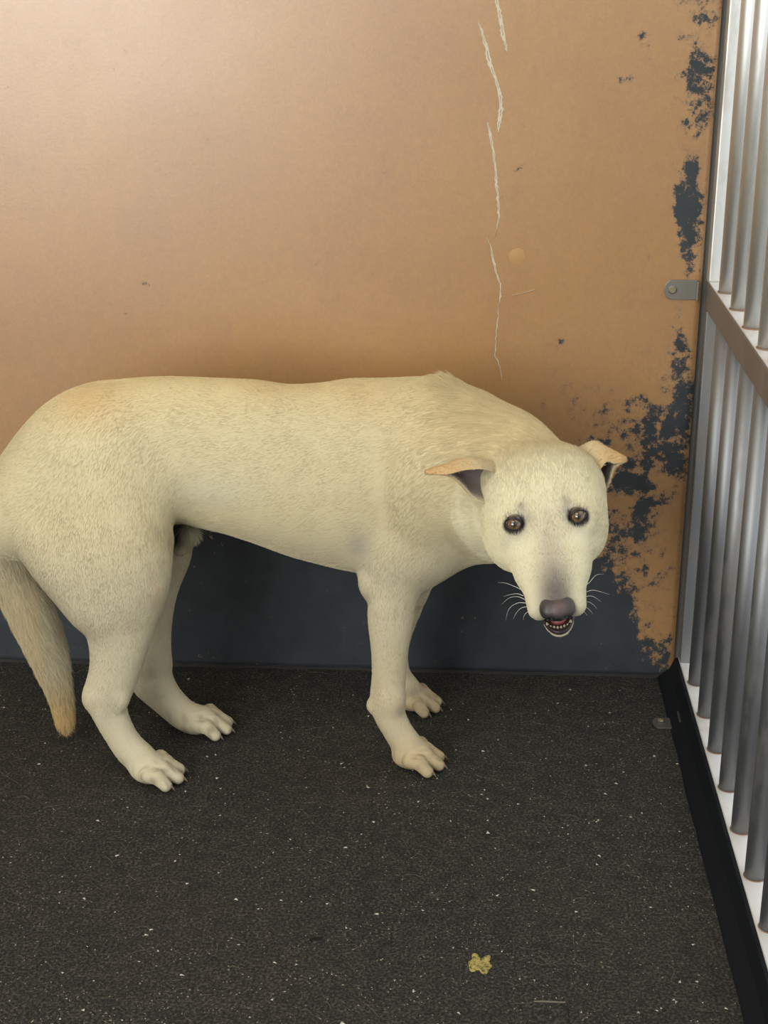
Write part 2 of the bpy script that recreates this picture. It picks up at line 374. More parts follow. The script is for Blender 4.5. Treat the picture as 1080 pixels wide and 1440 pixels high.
class Field:
    def __init__(s, lo, hi, h):
        s.lo = np.array(lo, np.float32); s.h = h; s.n = np.ceil((np.array(hi) - s.lo) / h).astype(int) + 1
        s.f = np.full(s.n, 0.05, np.float32)
    def sub(s, lo, hi):
        i0 = np.clip(np.floor((np.array(lo) - s.lo) / s.h).astype(int), 0, s.n - 1); i1 = np.clip(np.ceil((np.array(hi) - s.lo) / s.h).astype(int) + 1, 1, s.n)
        sl = tuple(slice(a, b) for a, b in zip(i0, i1))
        ax = [s.lo[d] + s.h * np.arange(i0[d], i1[d], dtype=np.float32) for d in range(3)]
        return sl, np.stack(np.meshgrid(*ax, indexing='ij'), -1)
    def add(s, fn, lo, hi, k):
        m = k + 0.012; sl, P = s.sub(np.array(lo) - m, np.array(hi) + m); s.f[sl] = smin(s.f[sl], fn(P), k)
    def cut(s, fn, lo, hi, k=0.003):
        m = k + 0.006; sl, P = s.sub(np.array(lo) - m, np.array(hi) + m); s.f[sl] = -smin(-s.f[sl], fn(P), k)
    def mesh(s):
        f = s.f; g = f < 0; nx, ny, nz = f.shape
        c = np.zeros((nx - 1, ny - 1, nz - 1), np.int8)
        for i in (0, 1):
            for j in (0, 1):
                for k in (0, 1): c += g[i:nx - 1 + i, j:ny - 1 + j, k:nz - 1 + k]
        act = (c > 0) & (c < 8); I = np.argwhere(act); idx = np.full(act.shape, -1, np.int32); idx[act] = np.arange(len(I))
        acc = np.zeros((len(I), 3), np.float32); cnt = np.zeros(len(I), np.float32)
        cor = [(i, j, k) for i in (0, 1) for j in (0, 1) for k in (0, 1)]
        vals = {q: f[I[:, 0] + q[0], I[:, 1] + q[1], I[:, 2] + q[2]] for q in cor}
        for q in cor:
            for ax in range(3):
                if q[ax] == 0:
                    r = list(q); r[ax] = 1; r = tuple(r); va, vb = vals[q], vals[r]; m = (va < 0) != (vb < 0)
                    t = np.where(m, va / np.where(m, va - vb, 1), 0); p = np.tile(np.array(q, np.float32), (len(I), 1)); p[:, ax] = t
                    acc[m] += p[m]; cnt[m] += 1
        V = s.lo + (I + acc / cnt[:, None]) * s.h
        Fs = []
        for ax in range(3):
            sl0 = [slice(1, -1)] * 3; sl1 = [slice(1, -1)] * 3; sl0[ax] = slice(0, -1); sl1[ax] = slice(1, None)
            a = g[tuple(sl0)]; b = g[tuple(sl1)]; E_ = np.argwhere(a != b); ins = a[tuple(E_.T)]
            base = E_.copy(); o1, o2 = (ax + 1) % 3, (ax + 2) % 3; base[:, o1] += 1; base[:, o2] += 1
            def cell(d1, d2):
                q = base.copy(); q[:, o1] -= d1; q[:, o2] -= d2; return idx[q[:, 0], q[:, 1], q[:, 2]]
            quad = np.stack([cell(1, 1), cell(0, 1), cell(0, 0), cell(1, 0)], 1); quad[~ins] = quad[~ins][:, ::-1]; Fs.append(quad)
        Fs = np.concatenate(Fs); Fs = Fs[(Fs >= 0).all(1)]
        return V, Fs
def relax(V, Fc, it=2, lam=.5):
    for _ in range(it):
        acc = np.zeros_like(V); cnt = np.zeros(len(V), np.float32)
        for a in range(4):
            for b in ((a + 1) % 4, (a + 3) % 4):
                for d in range(3): acc[:, d] += np.bincount(Fc[:, a], V[Fc[:, b], d], len(V))
                cnt += np.bincount(Fc[:, a], minlength=len(V))
        V = V + lam * (acc / np.maximum(cnt, 1)[:, None] - V)
    return V
def unit(v): v = np.asarray(v, float); return v / np.linalg.norm(v)

# ------------------------------------------------------------------ the dog
PR = []           # (fn, lo, hi, k, hairdir)
def P_(x, y, Y): return onY(x, y, Y)
def rp(r, p): return r * zcam(p) / F
def cone(a, b, ra, rb, k=.02, S=None, hair=None):
    R_ = max(ra, rb); lo = np.minimum(a, b) - R_; hi = np.maximum(a, b) + R_
    PR.append((lambda P: sd_cone(P, a, b, ra, rb, S), lo, hi, k, unit(hair if hair is not None else b - a)))
def ell(c, R_, B=None, k=.02, hair=(-1, 0, -.3)):
    m = max(R_); PR.append((lambda P: sd_ell(P, c, R_, B), np.array(c) - m, np.array(c) + m, k, unit(hair)))
def chain(pts, k=.02, ky=1.0, hair=None):
    """pts: (px, py, Y, radius in px)"""
    A_ = np.array([[*P_(x, y, Y), rp(r, P_(x, y, Y))] for x, y, Y, r in pts]); A_ = catm(A_, 1 + 3 * (len(pts) - 1)) if len(pts) > 2 else A_
    q = [(a[:3], a[3]) for a in A_]
    for (a, ra), (b, rb) in zip(q[:-1], q[1:]): cone(a, b, ra, rb, k, (1, ky, 1) if ky != 1 else None, hair)
    return q

def catm(a, n):
    """Catmull-Rom upsampling of control rows along axis 0"""
    m = len(a); p = np.concatenate([[2 * a[0] - a[1]], a, [2 * a[-1] - a[-2]]]); out = []
    for q in np.linspace(0, m - 1, n):
        i = min(int(q), m - 2); s = q - i; P0, P1, P2, P3 = p[i], p[i + 1], p[i + 2], p[i + 3]
        out.append(.5 * ((2 * P1) + (-P0 + P2) * s + (2 * P0 - 5 * P1 + 4 * P2 - P3) * s * s + (-P0 + 3 * P1 - 3 * P2 + P3) * s**3))
    return np.array(out)
# trunk: cross sections solved so that their outline meets the back and belly lines
TR = [(-46, 715, 740, .020, 2.0), (-25, 683, 762, .045, 2.0), (0, 648, 775, .066, 2.0), (30, 608, 785, .080, 2.0), (60, 576, 780, .086, 2.0), (120, 542, 772, .090, 2.005),
      (180, 532, 735, .086, 2.01), (240, 529, 716, .078, 2.02), (300, 531, 743, .078, 2.03), (363, 534, 765, .086, 2.04), (411, 540, 782, .092, 2.05),
      (448, 538, 792, .098, 2.06), (493, 532, 802, .101, 2.065), (540, 531, 808, .102, 2.07), (590, 530, 808, .098, 2.07), (630, 533, 800, .088, 2.065), (665, 553, 780, .072, 2.06), (700, 585, 740, .05, 2.055), (722, 625, 690, .02, 2.05)]
st = []
for px, t, b_, hw, Y in TR:
    zc_, a_ = onY(px, (t + b_) / 2, Y)[2], .1
    X_ = onY(px, (t + b_) / 2, Y)[0]
    dt, db = ray(px, t)[1:], ray(px, b_)[1:]; nt_ = unit([-dt[1], dt[0]]); nb_ = unit([-db[1], db[0]])
    for _ in range(30):
        ht = math.hypot(hw * nt_[0], a_ * nt_[1]); hb = math.hypot(hw * nb_[0], a_ * nb_[1])
        # n.(c-C) = -h (top) ; +h (bottom)
        e1 = nt_[0] * Y + nt_[1] * (zc_ - CAM_H) + ht; e2 = nb_[0] * Y + nb_[1] * (zc_ - CAM_H) - hb
        zc_ -= .5 * (e1 + e2); a_ -= .5 * (e1 - e2); a_ = max(a_, .01)
    st.append((X_, Y, zc_, a_, hw))
st = np.array(st)
def hermite(x, xp, fp):
    m = np.gradient(fp, xp); i = np.clip(np.searchsorted(xp, x) - 1, 0, len(xp) - 2); h = xp[i + 1] - xp[i]; t = np.clip((x - xp[i]) / h, 0, 1)
    return ((2 * t**3 - 3 * t**2 + 1) * fp[i] + (t**3 - 2 * t**2 + t) * h * m[i] + (-2 * t**3 + 3 * t**2) * fp[i + 1] + (t**3 - t**2) * h * m[i + 1])
def trunk(P):
    x = P[..., 0]; ax = x[:, 0, 0] if P.ndim == 4 else x
    v = [hermite(ax, st[:, 0], st[:, i]).astype(np.float32) for i in (1, 2, 3, 4)]
    if P.ndim == 4: v = [q[:, None, None] for q in v]
    cy, cz, a, b = v; a = np.maximum(a, .004); b = np.maximum(b, .004); dy = P[..., 1] - cy; dz = P[..., 2] - cz
    b = b * (1 - .10 * np.clip(dz / a, -1, 1))          # a touch broader low in the rib cage
    k0 = np.sqrt((dy / b) ** 2 + (dz / a) ** 2) + 1e-5; k1 = np.sqrt((dy / b**2) ** 2 + (dz / a**2) ** 2) + 1e-4
    d = k0 * (k0 - 1) / k1; over = np.maximum(np.maximum(st[0, 0] - x, x - st[-1, 0]), 0)
    return np.where(over > 0, np.maximum(d, 0) + over, d).astype(np.float32)
PR.append((trunk, [st[0, 0], 1.88, .3], [st[-1, 0], 2.2, .68], .02, unit([-1, 0, -.28])))

# neck, coming towards the camera
BK = np.array([-.9, .35, .1])
chain([(600, 645, 2.065, 88), (668, 666, 2.02, 92), (728, 702, 1.955, 78)], .035, hair=(-.85, .3, -.35))
# throat and breast
chain([(640, 745, 2.04, 52), (690, 735, 1.98, 48)], .03, hair=(-.3, .1, -1))
# shoulder blade and upper arm
chain([(585, 615, 2.035, 52), (612, 715, 2.01, 56), (560, 800, 2.005, 42)], .03, 1.25, hair=(-.4, 0, -1))
LEGDOWN = (0, 0, -1)
# near fore leg
chain([(558, 800, 2.005, 40), (552, 842, 1.998, 31), (549, 875, 1.995, 28), (548, 910, 1.992, 23), (547, 948, 1.992, 21), (544, 985, 1.992, 20.5), (549, 1008, 1.990, 18), (562, 1032, 1.988, 17), (574, 1050, 1.986, 17)], .008, 1.2, hair=(0, -.1, -1))
ell(P_(519, 821, 2.0), (.013, .012, .017), k=.018); ell(P_(592, 690, 1.965), (.030, .020, .05), k=.04, hair=(-.4, 0, -1))
# far fore leg
chain([(600, 740, 2.12, 45), (570, 830, 2.14, 30), (553, 900, 2.155, 20), (553, 940, 2.16, 17), (562, 962, 2.162, 16), (574, 972, 2.162, 15)], .012, 1.15, hair=(0, -.1, -1))
# near hind leg: buttock, thigh, stifle, gaskin, hock, metatarsus
chain([(85, 690, 1.985, 62), (98, 755, 1.955, 58), (132, 812, 1.945, 49), (162, 872, 1.940, 36)], .03, 1.15, hair=(-.3, 0, -1))
chain([(135, 640, 1.975, 75), (155, 740, 1.950, 66), (170, 802, 1.942, 48), (176, 850, 1.94, 28)], .035, 1.25, hair=(-.2, 0, -1))
chain([(178, 770, 1.945, 40), (187, 822, 1.940, 33), (173, 880, 1.938, 36), (167, 920, 1.938, 29), (161, 952, 1.938, 24), (152, 978, 1.938, 22)], .014, 1.3, hair=(-.15, 0, -1))
chain([(152, 865, 1.94, 26), (149, 930, 1.938, 13), (139, 973, 1.938, 13), (136, 985, 1.938, 13.5)], .014, 1.2, hair=(-.1, 0, -1))
chain([(148, 982, 1.938, 22), (158, 1012, 1.935, 19.5), (178, 1047, 1.932, 18), (196, 1067, 1.93, 18.5)], .010, 1.15, hair=(.4, 0, -1))
# flank skin fold
chain([(200, 670, 1.965, 38), (240, 676, 1.99, 28), (285, 690, 2.02, 36)], .03, 1.4, hair=(-.5, 0, -1))
# far hind leg
chain([(190, 690, 2.06, 60), (222, 752, 2.075, 36), (237, 778, 2.08, 25), (222, 830, 2.08, 22), (214, 880, 2.08, 21), (211, 920, 2.08, 23), (214, 952, 2.08, 23)], .015, 1.2, hair=(-.15, 0, -1))
chain([(208, 952, 2.08, 18), (213, 958, 2.08, 24), (235, 984, 2.08, 19.5), (258, 1005, 2.078, 17.5), (272, 1012, 2.076, 16)], .010, 1.15, hair=(.5, 0, -.7))
# sheath under the belly
chain([(262, 752, 2.03, 16), (253, 772, 2.03, 10)], .012, hair=(.3, 0, -1))
# tail
chain([(-20, 690, 2.0, 26), (-6, 745, 2.005, 26), (18, 805, 2.01, 28), (45, 865, 2.01, 27), (68, 920, 2.01, 22), (82, 962, 2.01, 15), (90, 1003, 2.01, 8), (92, 1020, 2.01, 2.5)], .012, 1.1)
# tendon hollows and rib hints are left to the fur

# head frame
HO = P_(768, 730, 1.80)
th = math.radians(43); ro = math.radians(7)
CB = -unit(ray(768, 730)); CU = unit(UPV - CB * (UPV @ CB)); CR = np.cross(CU, CB)
r1 = math.cos(ro) * CR + math.sin(ro) * CU; d1 = math.sin(ro) * CR - math.cos(ro) * CU
yw = math.radians(2)
HF = unit(math.cos(th) * d1 + math.sin(th) * CB); HR = unit(r1); HU = unit(np.cross(HR, HF))
if HU @ CB < 0: HU = -HU
HB = np.array([HR, HF, HU])
def hp(r, f, u): return HO + HR * r + HF * f + HU * u
def hell(c, R_, k=.015, hair=None, rot=None):
    ell(hp(*c), R_, HB if rot is None else rot, k, hair if hair is not None else -HF)
def hcone(a, b, ra, rb, k=.012, S=None, hair=None): cone(hp(*a), hp(*b), ra, rb, k, S, hair if hair is not None else -HF)
hell((-.004, -.058, -.042), (.074, .078, .052), .02)                       # skull
for s in (-1, 1): hell((s * .027, -.084, -.032), (.044, .046, .042), .035)   # crown
for s in (-1, 1):
    hell((s * .038 - .003, -.028, -.050), (.042, .055, .045), .02)            # cheeks
    hell((s * .041, -.004, -.016), (.019, .020, .014), .014)            # brow
    hell((s * .028, .030, -.044), (.023, .040, .026), .018)             # under the eye
    hcone((s * .018, .055, -.048), (s * .0215, .098, -.054), .023, .0150, .012)      # lips / flews
hcone((0, -.02, -.030), (0, .055, -.034), .034, .022, .02)             # bridge
hcone((0, .05, -.034), (0, .094, -.041), .0215, .0170, .012)
hcone((0, -.05, -.085), (0, .030, -.086), .042, .026, .02)             # jaw root
hcone((0, .010, -.088), (0, .062, -.092), .026, .0165, .006); hell((0, .080, -.093), (.0205, .035, .0095), .006)            # lower jaw
cone(P_(712, 655, 1.985), hp(.012, -.095, -.052), .062, .052, .04, None, BK)       # nape

# wrist pad, tendons and hock detail
ell(P_(524, 992, 1.992), (.008, .008, .009), k=.010, hair=(0, 0, -1))
ell(P_(552, 985, 1.982), (.012, .008, .013), k=.02, hair=(0, 0, -1))
ell(P_(168, 985, 1.925), (.011, .008, .014), k=.012, hair=(0, 0, -1))
ell(P_(208, 818, 1.930), (.016, .014, .020), k=.018, hair=(0, 0, -1))
NCUT = []
def hollow(p, R_, k): NCUT.append((np.array(p), R_, k))
hollow(P_(262, 640, 1.885), (.055, .045, .040), .035)          # flank hollow
hollow(P_(520, 760, 1.915), (.016, .040, .045), .025)          # behind the shoulder
hollow(P_(640, 700, 1.868), (.012, .035, .050), .030)          # in front of the shoulder
hollow(P_(210, 700, 1.850), (.010, .030, .055), .020)          # along the front of the thigh
# paws
CLAWS = []
def paw(c, yaw, s=1.0, lift=0.0, spread=1.0, back=None):
    """c: point on the floor under the middle of the paw; yaw: heading"""
    fx = np.array([math.cos(yaw), math.sin(yaw), 0]); sx = np.array([-math.sin(yaw), math.cos(yaw), 0]); up = np.array([0, 0, 1.])
    def q(f, l, z): return c + fx * f * s + sx * l * s + up * z * s
    ell(q(-.016, 0, .019), (.026 * s, .022 * s, .018 * s), np.array([fx, sx, up]), .010, hair=fx + [0, 0, -.4])
    for l, f0, dl, ln in ((-.0240, -.009, -.34, .021), (-.0086, -.002, -.10, .029), (.0086, -.002, .10, .029), (.0240, -.009, .34, .021)):
        l *= spread; d = unit(fx + sx * dl * spread)
        a = q(f0 - .010, l * .75, .022); b = q(f0, l, .0235) + d * ln * .30 * s; e = q(f0, l, .0115) + d * ln * .92 * s
        cone(a, b, .0095 * s, .0104 * s, .0035, hair=d); cone(b, e, .0104 * s, .0088 * s, .0018, hair=d + [0, 0, -.3])
        CLAWS.append((e + d * .0070 * s + up * .001, e + d * .0135 * s - up * .0055 * s, .0024 * s))
cN = onZ(590, 1070, 0); cN[1] = 1.975
paw(np.array([onY(593, 1062, 1.985)[0], 1.985, 0]), math.radians(0), 1.03, spread=1.05)
cone(P_(574, 1050, 1.986), np.array([onY(588, 1062, 1.985)[0], 1.985, .022]), .017, .018, .012)
paw(np.array([onY(592, 980, 2.165)[0], 2.165, 0]), math.radians(-6), .98)
cone(P_(572, 972, 2.162), np.array([onY(584, 978, 2.165)[0], 2.165, .022]), .016, .017, .012)
paw(np.array([onY(226, 1080, 1.925)[0], 1.925, 0]), math.radians(6), 1.03, spread=1.05)
cone(P_(200, 1067, 1.93), np.array([onY(216, 1075, 1.925)[0], 1.925, .022]), .018, .018, .012)
paw(np.array([onY(296, 1012, 2.074)[0], 2.074, 0]), math.radians(4), 1.02)
cone(P_(272, 1010, 2.076), np.array([onY(286, 1010, 2.074)[0], 2.074, .024]), .016, .017, .012)

H_ = 0.0026
allp = PR
lo = np.min([np.array(p[1]) for p in allp], 0) - .03; hi = np.max([np.array(p[2]) for p in allp], 0) + .03; lo[2] = -.012
fld = Field(lo, hi, H_)
for fn, l_, h_, k_, _ in allp: fld.add(fn, l_, h_, k_)
for c_, R_, k_ in NCUT: fld.cut(lambda P: sd_ell(P, c_, R_), c_ - max(R_), c_ + max(R_), k_)
# eye sockets and mouth
EYES = []
for px, py in ((723, 737), (813, 726)):
    EYES.append((px, py))
def surf_hit(px, py, start=1.4):
    """first crossing of the field along the camera ray"""
    d = unit(ray(px, py)); t = np.arange(start, 2.6, .001); Pn = CAM + t[:, None] * d
    I = np.round((Pn - fld.lo) / fld.h).astype(int); ok = ((I >= 0) & (I < fld.n)).all(1)
    v = np.full(len(t), 1.0); v[ok] = fld.f[tuple(I[ok].T)]; k = np.argmax(v < 0); return Pn[k]
ER = .0125; eyes = []
for px, py in EYES:
    s_ = surf_hit(px, py); c = s_ - unit(ray(px, py)) * (-.0085)
    eyes.append(c)
    out = -unit(ray(px, py)); sg_ = 1 if px < 768 else -1; ex_ = unit(HR * math.cos(.45) * sg_ + HF * math.sin(.45)); ex_ = unit(ex_ - out * (ex_ @ out)); Bx = np.array([ex_, np.cross(out, ex_), out])
    fld.cut(lambda P: sd_ell(P, c + out * .008, (.0116, .0070, .012), Bx), c - .02, c + .025, .003)
mouth_c = hp(0, .086, -.0765)
fld.cut(lambda P: sd_ell(P, mouth_c, (.0225, .054, .0125), HB), mouth_c - .06, mouth_c + .06, .003)
V, Fc = fld.mesh()
V = relax(V.astype(np.float32), Fc, 1, .6)
below = V[:, 2] < 0.0005; V[below, 2] = 0.0005

# normals
def vnormals(V, Fc):
    n = np.cross(V[Fc[:, 2]] - V[Fc[:, 0]], V[Fc[:, 3]] - V[Fc[:, 1]]); out = np.zeros_like(V)
    for a in range(4):
        for d in range(3): out[:, d] += np.bincount(Fc[:, a], n[:, d], len(V))
    return out / (np.linalg.norm(out, axis=1, keepdims=True) + 1e-9)
NV = vnormals(V, Fc)

def pxy(V):
    q = V - CAM; z = q @ FWD; return 540 + F * (q @ RGT) / z, 720 - F * (q @ UPV) / z
def hl(V): q = V - HO; return q @ HR, q @ HF, q @ HU
def blob(V, c, r): return np.exp(-(((V - np.asarray(c)) / np.asarray(r)) ** 2).sum(-1))
HEADC = hp(0, 0, -.03)
def coat_colour(V):
    """colour of the coat, pigment and painted shade, as a function of the place on the body"""
    n = len(V); col = np.tile(np.array([.63, .555, .355]), (n, 1)); z = V[:, 2]; x = V[:, 0]
    def mixc(m, c): nonlocal col; m = np.clip(m, 0, 1)[:, None]; col = col * (1 - m) + np.array(c) * m
    mixc(smooth(.50, .60, z) * .55, (.68, .54, .27))                       # yellower back
    mixc(smooth(.42, .30, z) * .7, (.60, .545, .40))                       # paler belly and legs
    mixc(blob(V, P_(110, 556, 1.93), (.05, .06, .03)) * .8, (.60, .37, .15))
    mixc(blob(V, P_(510, 560, 1.97), (.04, .08, .035)) * .6, (.58, .40, .19))
    mixc(blob(V, P_(410, 540, 2.0), (.07, .08, .02)) * .7, (.62, .42, .18))
    mixc(blob(V, P_(700, 600, 1.97), (.11, .11, .06)) * .55, (.76, .62, .36))
    tail = smooth(.16, .04, z) * (x < onY(112, 1000, 2.0)[0] ) * (V[:, 1] > 1.965); mixc(tail * .85, (.74, .52, .22))
    tl = (x < onY(60, 900, 2.0)[0]) * smooth(.36, .2, z); mixc(tl * .5, (.72, .58, .34))
    # fore legs a little tan
    mixc((x > -.2) * smooth(.3, .1, z) * .35, (.64, .52, .33))
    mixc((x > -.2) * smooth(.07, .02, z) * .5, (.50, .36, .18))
    px, py = pxy(V)
    low = smooth(.055, .02, z); toe = np.clip(np.sin(x * 260 + 3 * np.sin(V[:, 1] * 190)) * np.sin(V[:, 1] * 330 + 1.3), 0, 1); mixc(low * toe * .5, (.20, .13, .08))  # shade of the creases between the toes painted into the colour
    def pb(cx, cy, rx, ry, m, c): mixc(np.exp(-((px - cx) / rx) ** 2 - ((py - cy) / ry) ** 2) * m, c)
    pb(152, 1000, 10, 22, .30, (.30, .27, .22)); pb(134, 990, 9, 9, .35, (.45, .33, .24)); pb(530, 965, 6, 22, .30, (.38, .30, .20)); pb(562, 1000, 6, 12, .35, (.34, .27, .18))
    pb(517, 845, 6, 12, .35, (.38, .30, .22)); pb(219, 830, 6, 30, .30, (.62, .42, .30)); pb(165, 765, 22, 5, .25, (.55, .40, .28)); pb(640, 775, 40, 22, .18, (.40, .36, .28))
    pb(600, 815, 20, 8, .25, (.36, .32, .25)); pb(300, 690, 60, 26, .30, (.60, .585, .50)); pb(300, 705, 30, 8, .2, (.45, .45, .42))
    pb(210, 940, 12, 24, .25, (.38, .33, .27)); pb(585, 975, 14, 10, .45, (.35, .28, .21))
    # dark groin and arm pit skin, with the inner thigh's shade painted in
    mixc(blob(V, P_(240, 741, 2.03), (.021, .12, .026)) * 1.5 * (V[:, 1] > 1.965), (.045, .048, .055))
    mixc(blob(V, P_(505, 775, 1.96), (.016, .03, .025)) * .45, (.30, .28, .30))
    # head
    hd = np.linalg.norm(V - HEADC, axis=1) < .16
    r, f, u = hl(V); hm = hd * smooth(-.13, -.08, f)
    mixc(hm * .8, (.80, .755, .55))
    br = hm * np.exp(-(r / .017) ** 2) * smooth(-.04, .05, f); mixc(br * .62, (.40, .34, .27))
    mixc(hm * np.exp(-(r / .022) ** 2) * smooth(.045, .098, f) * (u > -.06) * .93, (.14, .12, .115))
    for e in eyes:
        er, ef, eu = hl(e[None]); sg = np.sign(er[0]); dr = (r - er[0]) * sg; df = f - ef[0]
        mixc(hd * np.exp(-((dr + .009) / .015) ** 2 - ((df - .002) / .013) ** 2) * .62, (.27, .245, .24))
        mixc(hd * np.exp(-((dr + .003) / .013) ** 2 - ((df - .012) / .012) ** 2) * .62, (.28, .25, .24))
        mixc(hd * np.exp(-((dr + .012) / .006) ** 2 - ((df + .017) / .007) ** 2) * .45, (.18, .165, .16))
        de = np.linalg.norm(V - (e - unit(ray(768, 730)) * .008), axis=1); mixc(smooth(.0165, .0125, de), (.025, .02, .022))
    inm = hd * (np.sqrt((r / .024) ** 2 + ((f - .088) / .056) ** 2 + ((u + .0765) / .0145) ** 2) < 1.0)
    mixc(inm * 1.0, (.05, .025, .025))
    return col
cols = coat_colour(V)

M_COAT = mat('cream_dog_skin', rough=.75, spec=.2); k = N(M_COAT); a = k.n('ShaderNodeAttribute'); a.attribute_name = 'coat'
k.l(a.outputs['Color'], k.b.inputs['Base Color'])
M_FUR = mat('cream_fur', rough=.62, spec=.25); k = N(M_FUR); a = k.n('ShaderNodeAttribute'); a.attribute_name = 'coat'
k.l(a.outputs['Color'], k.b.inputs['Base Color'])
base = np.array([-.25, 2.03, 0.0])
dog = empty('dog', base); tag(dog, 'cream short-haired dog standing on the black floor, head turned to the camera', 'dog')
bo = link('body', mesh_np('body', V - base, Fc, M_COAT), dog); set_col(bo.data, cols)

# fur --------------------------------------------------------------
def hair_dirs(Pn, Nn):
    acc = np.zeros_like(Pn); P32 = Pn.astype(np.float32)
    for fn, l_, h_, k_, hd in PR:
        m = ((Pn > np.array(l_) - .03) & (Pn < np.array(h_) + .03)).all(1)
        if not m.any(): continue
        d = fn(P32[m]); acc[m] += np.exp(-np.abs(d) / .010)[:, None] * hd
    acc += 1e-4 * np.array([-1, 0, -.3]); acc /= np.linalg.norm(acc, axis=1, keepdims=True) + 1e-9
    t = acc - (acc * Nn).sum(1, keepdims=True) * Nn; return t / (np.linalg.norm(t, axis=1, keepdims=True) + 1e-6)
def make_curves(name, root, pts, rad, cols, parent, matl):
    n, s, _ = pts.shape; hc = bpy.data.hair_curves.new(name); hc.add_curves([s] * n)
    hc.attributes['position'].data.foreach_set('vector', pts.astype(np.float32).ravel())
    ra = hc.attributes.get('radius') or hc.attributes.new('radius', 'FLOAT', 'POINT'); ra.data.foreach_set('value', rad.astype(np.float32).ravel())
    ca = hc.attributes.new('coat', 'FLOAT_COLOR', 'CURVE'); c = np.ones((n, 4), np.float32); c[:, :3] = cols; ca.data.foreach_set('color', c.ravel())
    hc.materials.append(matl); o = link(name, hc, parent); o['kind'] = 'stuff'; return o
def scatter(V, Fc, NV, n, wfn):
    A = np.linalg.norm(np.cross(V[Fc[:, 2]] - V[Fc[:, 0]], V[Fc[:, 3]] - V[Fc[:, 1]]), axis=1) * .5
    c = V[Fc].mean(1); A = A * wfn(c); cdf = np.cumsum(A); cdf /= cdf[-1]; i = np.searchsorted(cdf, rng.random(n)); i = np.clip(i, 0, len(Fc) - 1)
    u = rng.random((n, 1)); v = rng.random((n, 1)); q = Fc[i]
    w_ = [(1 - u) * (1 - v), u * (1 - v), u * v, (1 - u) * v]
    Pn = sum(w_[j] * V[q[:, j]] for j in range(4)); Nn = sum(w_[j] * NV[q[:, j]] for j in range(4)); Nn /= np.linalg.norm(Nn, axis=1, keepdims=True)
    return Pn, Nn
def face_w(c):
    r, f, u = hl(c); hd = np.linalg.norm(c - HEADC, axis=1) < .15
    w_ = np.ones(len(c)); w_[hd & (f > -.10)] = 1.5
    w_[c[:, 2] < .014] = 0
    inm = hd & (np.sqrt((r / .024) ** 2 + ((f - .088) / .058) ** 2 + ((u + .0765) / .0150) ** 2) < 1.0); w_[inm] = 0
    for e in eyes: w_[np.linalg.norm(c - (e - unit(ray(768, 730)) * .008), axis=1) < .0135] = 0
    w_[(hd & (f > .111) & (np.abs(r) < .018) & (u > -.060))] = 0
    return w_
NH = 330000
HP, HN = scatter(V, Fc, NV, NH, face_w)
HD = hair_dirs(HP, HN)
def lens(P):
    px, py = pxy(P); L = np.full(len(P), .0058)
    r, f, u = hl(P); hd = (np.linalg.norm(P - HEADC, axis=1) < .15)
    L = np.where(hd, np.interp(f, [-.12, -.05, .10], [.012, .0065, .003]), L)
    nk = np.exp(-((px - 670) / 70) ** 2 - ((py - 600) / 80) ** 2) * (~hd); L = L + nk * .009
    L = L + .009 * np.exp(-((px - 640) / 30) ** 2 - ((py - 535) / 18) ** 2) + .005 * np.exp(-((px - 690) / 60) ** 2 - ((py - 560) / 35) ** 2)
    L = np.where(P[:, 2] < .25, .0045, L); L = np.where(P[:, 2] < .10, .0038, L)
    tail = (px < np.interp(py, [690, 770, 840, 1030], [18, 31, 80, 110])) & (py > 700) & (P[:, 1] > 1.955)
    L = np.where(tail, .018, L)
    fl = np.exp(-((px - 262) / 45) ** 2 - ((py - 745) / 16) ** 2); L = L + fl * .013
    th_ = np.exp(-((px - 690) / 26) ** 2 - ((py - 785) / 12) ** 2) * (~hd); L = L + th_ * .008
    return L
HL = lens(HP) * rng.uniform(.75, 1.2, NH)
# shared waviness so the coat clumps
def fnoise(P, sc, seed):
    r2 = np.random.default_rng(seed); o = np.zeros(len(P))
    for _ in range(7): k_ = r2.normal(0, 1, 3) * sc; o += np.sin(P @ k_ + r2.uniform(0, 6.28))
    return o / 2.6
lift = .19 + .03 * fnoise(HP, 130, 1) + rng.normal(0, .04, NH)
side = np.cross(HN, HD); sw = (.09 * fnoise(HP, 45, 2) + .07 * fnoise(HP, 240, 3) + rng.normal(0, .13, NH))
px_, py_ = pxy(HP); lift = lift + .30 * (1 + .8 * fnoise(HP, 200, 8)) * np.exp(-((px_ - 640) / 28) ** 2 - ((py_ - 535) / 14) ** 2)
TL_ = (px_ < np.interp(py_, [690, 770, 840, 1030], [18, 31, 80, 110])) & (py_ > 700) & (HP[:, 1] > 1.955); lift = lift + TL_ * .22
lift = np.clip(lift, .08, 1.2)
S_ = 4; t = np.linspace(0, 1, S_)[None, :, None]
dirv = HD + side * sw[:, None]; dirv /= np.linalg.norm(dirv, axis=1, keepdims=True)
pts = HP[:, None] - HN[:, None] * .0002 + dirv[:, None] * (t * HL[:, None, None]) + HN[:, None] * ((lift * HL)[:, None, None] * (t - .38 * t ** 2))
pts[..., 2] = np.maximum(pts[..., 2], .0006)
rad = (np.array([.00016, .00014, .00010, .00002])[None] * rng.uniform(.8, 1.25, NH)[:, None])
hc_ = coat_colour(HP); hc_ = hc_ * (1 + .04 * fnoise(HP, 160, 5)[:, None] + rng.normal(0, .07, (NH, 1))); hc_ = np.clip(hc_, .01, .92)
make_curves('fur', base, pts - base, rad, hc_, dog, M_FUR)

